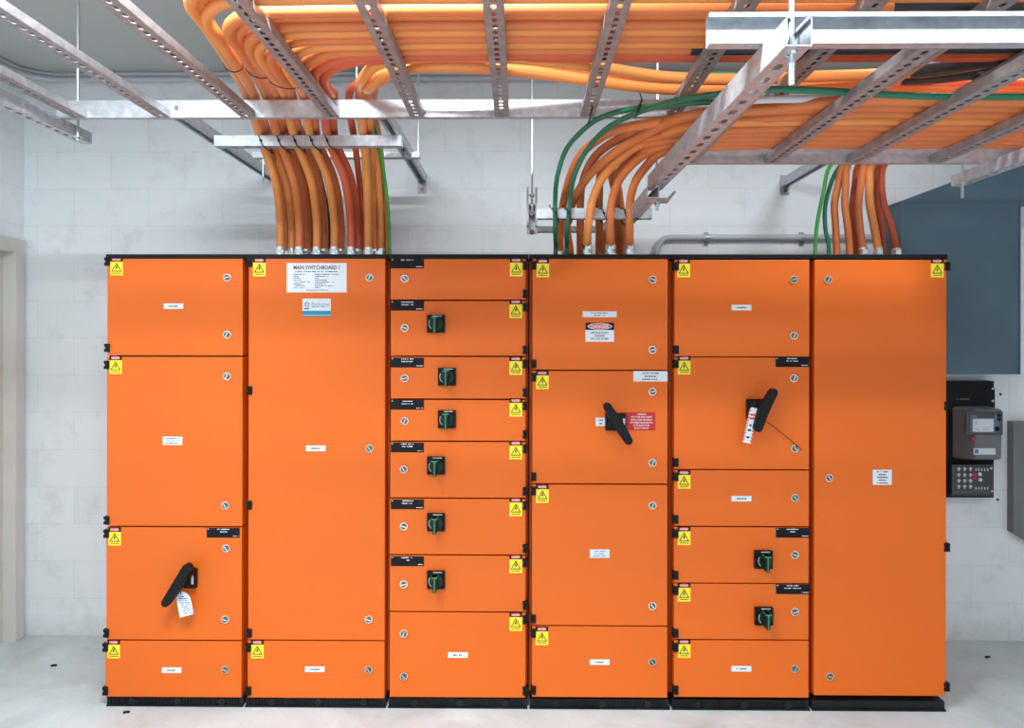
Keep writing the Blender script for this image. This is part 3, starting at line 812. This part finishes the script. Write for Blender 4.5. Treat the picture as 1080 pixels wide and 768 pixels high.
# the two arching cables and those that join them
Zc = zL1 + .004
arch = [
 (388.5, 3.34, [(384, 149, 3.07), (380, 112, 2.84), (380.5, 94, 2.63)], [(382, 84), (398, 68), (430, 61), (480, 58.5), (540, 61), (610, 68), (700, 81), (760, 84), (850, 81), (960, 76), (1100, 54)], 'cable2', RC * 1.12, 950),
 (396, 3.42, [(391, 149, 3.12), (388, 112, 2.86), (387, 95, 2.63)], [(390, 92), (406, 78), (435, 71), (480, 68.5), (540, 72.5), (610, 83), (700, 94), (760, 94), (850, 90), (950, 84), (1100, 68)], 'cable2', RC * 1.12, 952),
]
for i, (gp, gY, br, lad, m_, r_, slv) in enumerate(arch):
    X = gl(gp, gY, 1)
    pts = [(X, gY, ztop + .03), (X, gY, ztop + .05), at(gp - .5, 225, gY - .03), at(gp - 2, 185, gY - .12)] + [at(*b) for b in br] + [az(x, y_, Zc) for x, y_ in lad]
    o = cable(pts, m_, ('outer' if i == 0 else 'inner') + ' of the two orange cables arching off the far side of the long ladder', 'arching pair of orange cables', r=r_)
    sp = spline([az(x, y_, Zc) for x, y_ in lad], .02)
    xs_ = az(slv, 80, Zc).x
    seg = [q_ for q_ in sp if q_.x > xs_]
    MB().tube(seg, r_ * 1.3, 'shrink', 12, rf=lambda t, r_=r_: r_ * (1.05 + .3 * min(1, t * 8))).build('shrink_sleeve', o)
for i, (gp, gY, bp, m_, r_) in enumerate(((383, 3.46, 374, 'cable3', .0145), (401.5, 3.40, 396, 'cable2', .0150), (407, 3.48, 400, 'cable2', .0140))):
    X = gl(gp, gY, 1) if i == 1 else at(gp, 262, gY).x
    pts = [(X, gY, ztop + .001), (X, gY, ztop + .04), at(gp - .5, 225, gY - .03), at((gp + bp) / 2, 185, gY - .12), at(bp, 149, 3.16 + .03 * i), at(bp - 6, 112, 2.86 + .04 * i), at(bp - 3, 93 - i, 2.64), az(388 + 6 * i, 88, Zc + .012 * (i + 1)), az(420 + 4 * i, 70 + 2 * i, Zc + .03), az(480, 66 + 3 * i, Zc + .036), az(700, 84 + 3 * i, Zc + .036), az(1000, 98 + 1.5 * i, Zc + .014)]
    pts[-1] = (XR, pts[-2][1] + .06, pts[-2][2]) if isinstance(pts[-2], tuple) else Vector((XR, pts[-2].y + .03 * i, pts[-2].z))
    cable(pts, m_, 'slimmer orange cable rising at the right of the left drop, %s of three' % ORD[i], 'slim orange cables at the right of the left drop', r=r_)
# earth cable
gp, gY = 411, 3.40; X = at(gp, 262, gY).x
cable([(X, gY, ztop + .001), (X, gY, ztop + .05), at(410, 230, gY - .02), at(406, 190, 3.3), at(399, 150, 3.16), at(390, 113, 2.9), at(392, 92, 2.64), az(400, 82, Zc + .05), az(440, 66, Zc + .055), az(700, 78, Zc + .055), Vector((XR, 2.5, Zc + .05))], 'brightgreen', 'thin green earth cable at the right edge of the left cable drop', None, r=.0075, name='earth_cable')
for i, lp in enumerate((318,)):
    gY = 3.48; X = at(348, 262, gY).x; z = zL1 + .032
    cable([(X, gY, ztop + .001), (X, gY, ztop + .05), at(346, 225, gY - .03), at(336, 180, 3.3), at(324, 149, 3.2), at(300, 95, 2.7), at(292, 60, 2.35), at(300, 45, 2.2), az(330, 36, z), az(380, 30, z), Vector((XR, 2.06, z))], 'green', 'dark green earth cable tucked among the orange cables of the left drop', None, r=.0085, name='earth_cable')

# middle drop (cabinet 4)
GRP4 = 'orange cables dropping into the fourth cabinet'
def lad2pts(row_y, x0=900):
    """points on ladder 2 along the row seen at image y=row_y at x0, running right"""
    P = az(x0, row_y, zL2); return P
mid = [
 # gland px, depth, via points (px,py,Y) , ladder Y, z offset, material, gland?
 (591, 3.42, [(591, 240, 3.36), (596, 205, 3.28), (608, 170, 3.10), (634, 145, 2.85), (680, 131, 2.5)], 2.12, 0, 'cable', 1),
 (601, 3.32, [(598, 240, 3.27), (604, 214, 3.19), (619, 188, 3.03), (643, 165, 2.84), (680, 142, 2.6), (730, 122, 2.3)], 2.18, .004, 'cable', 0),
 (612, 3.42, [(612, 240, 3.36), (613, 200, 3.28), (624, 170, 3.08), (650, 148, 2.85), (700, 134, 2.55)], 2.23, .0, 'cable', 0),
 (619.5, 3.20, [(620, 242, 3.12), (622, 228, 3.07), (624, 214, 3.05), (634, 190, 2.97), (655, 166, 2.84), (690, 145, 2.62), (740, 131, 2.40)], 2.305, .002, 'cable2', 1),
 (632, 3.42, [(632, 240, 3.36), (632, 205, 3.26), (634, 180, 3.15), (652, 160, 2.92), (700, 142, 2.56)], 2.36, 0, 'cable', 0),
 (644, 3.20, [(643.5, 242, 3.12), (644, 228, 3.07), (645, 214, 3.05), (652, 192, 2.97), (668, 172, 2.84), (698, 153, 2.64), (740, 143, 2.50)], 2.42, 0, 'cable', 1),
 (652.5, 3.42, [(652, 240, 3.36), (649, 205, 3.26), (645, 180, 3.14), (660, 160, 2.9), (700, 148.5, 2.6)], 2.475, .0, 'cable', 0),
 (658, 3.38, [(657, 240, 3.32), (653, 205, 3.22), (651, 186, 3.10), (668, 168, 2.90), (702, 153, 2.62)], 2.53, .0, 'cable', 0),
 (664.5, 3.20, [(664, 242, 3.12), (664, 228, 3.07), (664.5, 214, 3.05), (670, 192, 2.95), (682, 175, 2.86), (700, 160, 2.67), (735, 155, 2.60)], 2.585, .004, 'cable', 1),
]
for i, (gp, gY, via, lY, dz, m_, g_) in enumerate(mid):
    X = gl(gp, gY, 3) if g_ else at(gp, 262, gY).x
    if not g_: pass
    z = zL2 + dz
    v = [at(*q_) for q_ in via]
    last = v[-1]; Xl = max(last.x + .25, .95)
    pts = [(X, gY, ztop + (.03 if g_ else .001)), (X, gY, ztop + .045)] + v + [(Xl, lY, z), (Xl + .4, lY, z), (XR, lY, z)]
    cable(pts, m_, 'orange cable curving onto the lower ladder, %s from the left at the fourth cabinet' % ORD[i], GRP4, r=RC * 1.08)
# short hooked cables seen between
for i, (gp, top) in enumerate(((616, 243), (636.5, 243), (657.5, 243))):
    gY = 3.46; X = at(gp, 262, gY).x; b = at(gp + 1, top, gY + .02)
    pts = [(X, gY, ztop + .001), (X, gY, ztop + .05), (X + .01, gY + .02, b.z), (X + .02, gY + .09, b.z + .03), (X + .02, gY + .17, b.z - .03), (X + .02, gY + .20, ztop - .1)]
    cable(pts, 'cable2', 'short orange cable bowing over the top of the fourth cabinet, %s from the left' % ORD[i], 'short bowed cables on the fourth cabinet', r=.0135)
for i, (gp, gY, via, lY, dz) in enumerate((
  (586, 3.24, [(585.5, 242, 3.13), (585.5, 228, 3.08), (585.5, 214, 3.06), (588, 185, 2.90), (597, 158, 2.82), (612, 140, 2.74), (632, 125, 2.62), (665, 115, 2.5), (700, 112, 2.38), (740, 108, 2.28)], 2.28, .045),
  (597.5, 3.24, [(598, 242, 3.13), (599.5, 228, 3.08), (601, 214, 3.06), (606, 185, 2.92), (618, 160, 2.82), (637, 138, 2.68), (665, 122, 2.48), (710, 107, 2.26), (765, 98.5, 2.06), (812, 94.5, 1.97), (870, 96, 1.98), (960, 101, 2.02), (1040, 102, 2.03)], 2.04, .05))):
    X = at(gp, 262, gY).x
    v = [at(*q_) for q_ in via]
    e = v[-1]
    pts = [(X, gY, ztop + .001), (X, gY, ztop + .05)] + v + [(XR, lY, zL2 + .06 if i == 0 else e.z)]
    cable(pts, 'green', ('green earth cable nearest the forked hanger, left of its twin', 'green earth cable sweeping over the top of the lower ladder cables')[i], None, r=.0095, name='earth_cable')
# extra pale cable at the top of the lower ladder bundle
P = az(815, 105, zL2 + .02)
cable([Vector((.62, P.y + .02, zL2 + .02)), P, Vector((XR, P.y, zL2 + .02))], 'palegrey', 'pale grey cable lying above the orange bundle on the lower ladder', None, r=.011, name='data_cable')

# right drop (cabinet 6)
GRP6 = 'orange cables dropping into the right end cabinet'
rt = [
 (882.5, 3.40, [(881, 235, 3.38), (880, 215, 3.36), (884, 195, 3.33), (889, 176, 3.28)], 2.20, 'cable', 0),
 (896, 3.36, [(894, 240, 3.34), (891, 215, 3.32), (892, 195, 3.3), (894, 174, 3.26)], 2.28, 'cable', 0),
 (903, 3.46, [(900, 240, 3.44), (899, 220, 3.42), (902, 195, 3.38), (906, 174, 3.34)], 2.36, 'cable3', 0),
 (910.5, 3.36, [(907, 240, 3.35), (905.5, 215, 3.33), (908, 195, 3.3), (912, 174, 3.26)], 2.42, 'cable', 1),
 (926, 3.34, [(922, 240, 3.33), (917, 212, 3.31), (917, 195, 3.29), (919, 174, 3.25)], 2.48, 'cable2', 1),
 (931, 3.48, [(929, 240, 3.46), (926, 215, 3.44), (925, 195, 3.41), (928, 174, 3.36)], 2.54, 'cable3', 0),
 (945.5, 3.38, [(940, 240, 3.37), (932, 215, 3.35), (929.5, 195, 3.32), (932, 174, 3.28)], 2.60, 'cable3', 1),
]
for i, (gp, gY, via, lY, m_, g_) in enumerate(rt):
    X = gl(gp, gY, 5) if g_ else at(gp, 262, gY).x
    v = [at(*q_) for q_ in via]; e = v[-1]
    z = zL2 + .036
    pts = [(X, gY, ztop + (.03 if g_ else .001)), (X, gY, ztop + .045)] + v + [(e.x + .04, e.y - .12, z + .10), (e.x + .14, e.y - .32, z + .07), (e.x + .34, (e.y + lY) / 2 - .12, z + .02), (e.x + .62, lY, z), (XR, lY, z)]
    cable(pts, m_, 'orange cable rising to the lower ladder, %s from the left at the right end cabinet' % ORD[i], GRP6, r=RC * (.98 if i != 4 else 1.1))
for i, (gp, via, m_, r_) in enumerate(((859.5, [(862, 235, 3.38), (868, 205, 3.34), (875.5, 175, 3.28)], 'brightgreen', .0085), (873.5, [(871, 245, 3.40), (870, 220, 3.38), (875, 198, 3.36), (884, 178, 3.3)], 'green', .0095))):
    gY = 3.40; X = at(gp, 262, gY).x; v = [at(*q_) for q_ in via]; e = v[-1]
    pts = [(X, gY, ztop + .001), at(gp + .5, 258, gY)] + v + [(e.x + .05, e.y - .14, zL2 + .13), (e.x + .3, 2.8, zL2 + .09), (e.x + .6, 2.5, zL2 + .075), (XR, 2.5, zL2 + .075)]
    cable(pts, m_, ('bright green earth cable at the left of the right cable drop', 'dark green earth cable just right of the bright green one')[i], None, r=r_, name='earth_cable')

# cable ties
def tie(px, py, Y, w, h, label, grp, tilt=.15, tail=True, dpt=.045):
    c_ = at(px, py, Y); mb = MB()
    pts = [Vector((c_.x + w * .5 * math.cos(a) + tilt * h * math.sin(a) * .5, c_.y + dpt * .5 + dpt * .5 * -math.cos(2 * a) * 0 + (0 if True else 0), c_.z + h * .5 * math.sin(a))) for a in [k * math.pi / 8 for k in range(17)]]
    pts = []
    for k in range(25):   # loop in the vertical plane across the strut
        a = 2 * math.pi * k / 24
        pts.append(Vector((c_.x + tilt * h * math.sin(a), c_.y + dpt * .5 - dpt * .5 * math.copysign(abs(math.cos(a)) ** .5, math.cos(a)), c_.z + h * .5 * math.copysign(abs(math.sin(a)) ** .5, math.sin(a)))))
    mb.tube(pts, w, 'tie', 6)
    if tail: mb.tube([pts[6], pts[6] + Vector((-.008, -.01, .02))], w * .8, 'tie', 5)
    mb.box((pts[0].x - w * 1.8, pts[0].y - w, pts[0].z - w), (pts[0].x + w * 1.8, pts[0].y + w, pts[0].z + w * 2), 'tie')
    return tag(mb.build('cable_tie'), label, 'cable tie', grp)
for i, px in enumerate((275, 294, 311, 328.5, 345)):
    tie(px, 148.5, YA - .025, .0028, .056, 'black cable tie on the strut across the left drop, %s from the left' % ORD[i], 'ties on the left strut', tilt=-.35, dpt=.13)
for i, px in enumerate((586, 600, 637, 660)):
    tie(px, 225, YC - .06, .0028, .052, 'black cable tie on the strut above the fourth cabinet, %s from the left' % ORD[i], 'ties on the middle strut', tilt=-.3, dpt=.14)
for i, (px, py, lab) in enumerate(((675, 112, 'black cable tie standing up from the green cables at the left of the lower ladder'), (874, 110, 'black cable tie on the pale cable of the lower ladder'), (981, 113, 'black cable tie at the rung crossing nearest the printed label'), (949, 136, 'black cable tie in the middle row, fourth rung of the lower ladder'), (849, 136, 'black cable tie in the middle row, second rung of the lower ladder'), (920, 151, 'black cable tie low on the bundle at the third rung'), (1012, 151, 'black cable tie low on the bundle at the fourth rung'))):
    P = az(px, py, zL2 + .012)
    tie(px, py, P.y - .02, .0024, .045, lab, None, tilt=.2, dpt=.04)
tie(623, 121, 2.50, .0030, .05, 'black cable tie where the green cable meets the long ladder rail', None, dpt=.03)
# thin ties round the loops
for idx, ty, lab in (((0, 1, 2), 66, 'thin dark tie round the outermost looping cables'), ((3, 4, 5), 72, 'thin dark tie round the second group of looping cables'), ((6, 7, 8), 84, 'thin dark tie round the third group of looping cables')):
    Ps = []
    for j in idx:
        sp_ = LOOPS[j]; lY = left[j][5]
        cand = [(abs(project(q_)[1] - ty), n_) for n_, q_ in enumerate(sp_[:-1]) if q_.y > lY + .2 and q_.y < 2.9]
        n_ = min(cand)[1]; Ps.append((sp_[n_], (sp_[n_ + 1] - sp_[n_]).normalized()))
    c_ = sum((p_[0] for p_ in Ps), Vector()) / len(Ps); d_ = Ps[1][1]
    sp2 = (Ps[2][0] - Ps[0][0]); sp2 -= d_ * sp2.dot(d_); u_ = sp2.normalized(); v_ = d_.cross(u_)
    w_ = sp2.length / 2 + RC * 1.25
    pts = [c_ + u_ * (w_ * math.cos(2 * math.pi * k / 32)) + v_ * (RC * 1.7 * math.sin(2 * math.pi * k / 32)) for k in range(33)]
    tag(MB().tube(pts, .0018, 'tie', 6).build('cable_tie'), lab, 'cable tie')

# ------------------------------------------------------------------ right wall items
# blue grey duct
YF = 3.66
A = at(950, 213, YF); B = at(1075, 395, YF)
mb = MB()
xA, xB = A.x, B.x; zT = A.z; zB = B.z
mb.box((xA, YF, zB), (xB, WY, zT), 'greyblue')
mb.box((xA - .003, YF - .003, zT - .004), (xB + .003, WY, zT + .004), 'greyblue')
mb.box((xB - .004, YF - .004, zB), (xB + .004, WY, zT), 'greyblue')
DU = empty('ventilation_duct', ((xA + xB) / 2, WY, zB), 'large blue grey sheet metal duct on the wall at the right behind the switchboard', 'duct')
mb.build('duct_body', DU)
C1 = at(1012, 189, YF); C2 = at(1090, 160, YF)
hd = MB().prism([(xA, zT + .004), (xB + .12, zT + .004), (xB + .12, C2.z), (C2.x, C2.z), (C1.x, C1.z)], 'y', YF + .006, WY, 'greyblue')
hd.build('duct_hood', DU)
# meter board
YP = 3.83
a = at(990, 402, YP); b = at(1048, 525, YP)
ME = empty('electricity_meter', (at(1028, 490, YP).x, YP - .03, b.z + .06), 'grey electricity meter with a pale display face on a black board', 'meter')
PB = empty('meter_board', ((a.x + b.x) / 2, WY, b.z), 'black backing board on the wall right of the switchboard', 'board')
mb = MB().box((a.x, YP, b.z), (b.x, WY, a.z), 'black').box((b.x, YP + .01, at(1048, 430, YP).z), (b.x + .012, WY, at(1048, 409, YP).z), 'black')
dashes(mb, at(1009, 421, YP).x, at(1022, 421, YP).x, at(1015, 421, YP).z, .004, 'palegrey', YP - .0005, 301)
for py in (410, 423, ): 
    g = at(1047, py, YP); mb.cyl((g.x, YP, g.z), (g.x, YP - .003, g.z), .006, 'palegrey', 10)
mb.build('backing_panel', PB)
def bx(x0, y0, x1, y1, Ya, Yb, m, mb):
    p_ = at(x0, y1, Ya); q_ = at(x1, y0, Ya); mb.box((p_.x, Ya, p_.z), (q_.x, Yb, q_.z), m)
p0 = at(1000, 487, YP); yM = YP - .11
mb = MB()
s0 = at(1021, 431, yM); s1 = at(1058, 486, yM)
w0 = at(1003, 430, YP)
# tapered housing: front smaller than back on the left side
ZT, ZB = at(1040, 432, yM).z, at(1040, 485, yM).z
vs = [(w0.x, YP, ZB - .01), (s1.x, YP, ZB - .01), (s1.x, YP, ZT + .01), (w0.x, YP, ZT + .01), (w0.x + .055, yM, ZB), (s1.x - .004, yM, ZB), (s1.x, yM, ZT), (w0.x + .055, yM, ZT)]
mb.add(vs, [(0, 1, 2, 3), (7, 6, 5, 4), (0, 4, 5, 1), (1, 5, 6, 2), (2, 6, 7, 3), (3, 7, 4, 0)], 'meter')
mb.build('meter_case', ME, bevel=.012)
mb = MB(); bx(1019, 434, 1058, 459, yM - .008, yM, 'meterdark', mb); mb.build('meter_bezel', ME, bevel=.003)
mb = MB(); bx(1023, 438, 1054, 456.5, yM - .011, yM - .008, 'bluebezel', mb); bx(1026, 442, 1048, 455.5, yM - .0125, yM - .011, 'white', mb)
bx(1031, 436, 1049, 441, yM - .013, yM - .011, 'lcd', mb)
g = at(1050, 452, yM); mb.cyl((g.x, yM - .012, g.z), (g.x, yM - .015, g.z), .012, 'ink', 14)
for q_ in ((1052, 438), (1052, 442)):
    g = at(*q_, yM); mb.cyl((g.x, yM - .011, g.z), (g.x, yM - .016, g.z), .008, 'ink', 12)
for (x0_, y0_, x1_, y1_) in ((1027.5, 443.5, 1031, 447), (1028, 452, 1033, 454), (1037, 451.5, 1044, 454), (1050.5, 450.5, 1054, 454)):
    bx(x0_, y0_, x1_, y1_, yM - .014, yM - .0125, 'palegrey', mb)
mb.build('display_face', ME)
mb = MB(); bx(1027, 473, 1050, 479.5, yM - .003, yM, 'white', mb); bx(1028, 474, 1032, 478.5, yM - .0035, yM - .003, 'teal', mb); mb.build('serial_plate', ME)
g = at(1026.5, 462.5, yM); MB().cyl((g.x, yM, g.z), (g.x, yM - .005, g.z), .011, 'red', 14).build('red_button', ME)
# terminal block
TB = empty('terminal_block', (at(1028, 523, YP).x, YP - .03, at(1028, 523, YP).z), 'dark terminal block with rows of pale contacts below the electricity meter', 'terminal block')
mb = MB(); bx(1004, 490, 1048, 523, YP - .05, YP, 'clear', mb); mb.build('block_base', TB, bevel=.003)
mb = MB(); yy = YP - .05
for c__ in range(3):
    for r__ in range(4):
        x = 1011.5 + c__ * 6.2; y_ = 494 + r__ * 6.2
        bx(x - 1.7, y_, x + 1.7, y_ + 1.2, yy - .003, yy, 'palegrey', mb); bx(x - .7, y_ - 1, x + .5, y_ + 3, yy - .004, yy, 'palegrey', mb)
for k in range(5):
    bx(1029 + k * 3.1, 494, 1030 + k * 3.1, 497, yy - .003, yy, 'palegrey', mb); bx(1029 + k * 3.1, 514, 1030 + k * 3.1, 516.5, yy - .003, yy, 'palegrey', mb)
for q_ in ((1033, 500), (1033.5, 506)):
    g = at(*q_, yy); mb.cyl((g.x, yy, g.z), (g.x, yy - .006, g.z), .009, 'white', 10)
bx(1026, 499, 1030, 505, yy - .003, yy, 'red', mb)
for q_ in ((1045, 494), (1046, 518)):
    g = at(*q_, yy); mb.cyl((g.x, yy, g.z), (g.x, yy - .004, g.z), .005, 'palegrey', 10)
bx(1005, 517.5, 1047, 520, yy - .002, yy, 'meterdark', mb)
mb.build('contacts', TB)
# grey panel at the right edge
a = at(1069, 445, WY - .05); b = at(1069, 562, WY - .05); c3 = at(1100, 580, WY - .05)
tag(MB().prism([(a.x, a.z), (a.x, b.z), (c3.x, c3.z), (a.x + .5, c3.z), (a.x + .5, a.z)], 'y', WY - .05, WY, 'greypanel').build('grey_cabinet', bevel=.002), 'grey sheet metal cabinet cut off by the right edge of the frame', 'cabinet')
# wall plugs and floor specks are part of the surfaces
for i, (px, py) in enumerate(((1055, 416), (1052, 527))):
    g = at(px, py, WY); tag(MB().cyl((g.x, WY, g.z), (g.x, WY - .004, g.z), .006, 'ink', 10).build('wall_plug'), ('dark wall plug in the blockwork to the right of the meter board top', 'dark wall plug in the blockwork just below the terminal block')[i], 'wall plug')
for i, (px, py) in enumerate(((56.5, 703), (133, 752.5), (1042, 694))):
    g = az(px, py, .0); tag(MB().tube([(g.x - .012, g.y, .003), (g.x, g.y + .003, .005), (g.x + .012, g.y + .006, .003)], .005, 'ink', 8).build('black_scrap'), ('small black scrap on the floor left of the switchboard', 'tiny black scrap on the floor in front of the left end cabinet', 'tiny dark scrap on the floor right of the switchboard')[i], 'scrap')

# ------------------------------------------------------------------ light
def area(name, loc, sx, sy, power, col=(1, 1, 1), rot=(0, 0, 0)):
    l = bpy.data.lights.new(name, 'AREA'); l.shape = 'RECTANGLE'; l.size = sx; l.size_y = sy; l.energy = power; l.color = col
    o = bpy.data.objects.new(name, l); COL.objects.link(o); o.location = loc; o.rotation_euler = rot; return o
cool = (.90, .96, 1.0)
area('batten_and_fill_light', (-.6, 1.40, 2.82), 1.25, .08, 95, cool)
area('batten_and_fill_light', (1.55, 2.35, 2.85), .30, .12, 18, cool)
area('batten_and_fill_light', (1.35, .4, 2.88), 1.2, .10, 29, cool)
area('batten_and_fill_light', (-1.0, .5, 2.88), 1.2, .10, 36, cool)
area('batten_and_fill_light', (-0.3, -1.3, 2.88), 1.8, .25, 20, cool)  # unseen weak fill added behind the camera to lift the board top
w = bpy.data.worlds.new('world'); S.world = w; w.use_nodes = True
w.node_tree.nodes['Background'].inputs[0].default_value = (.8, .88, 1, 1); w.node_tree.nodes['Background'].inputs[1].default_value = .3
vs_ = S.view_settings; vs_.view_transform = 'Standard'; vs_.look = 'None'; vs_.gamma = 1; vs_.use_curve_mapping = False; vs_.exposure = 0.3
S.cycles.use_denoising = True; S.cycles.max_bounces = 8; S.cycles.diffuse_bounces = 5
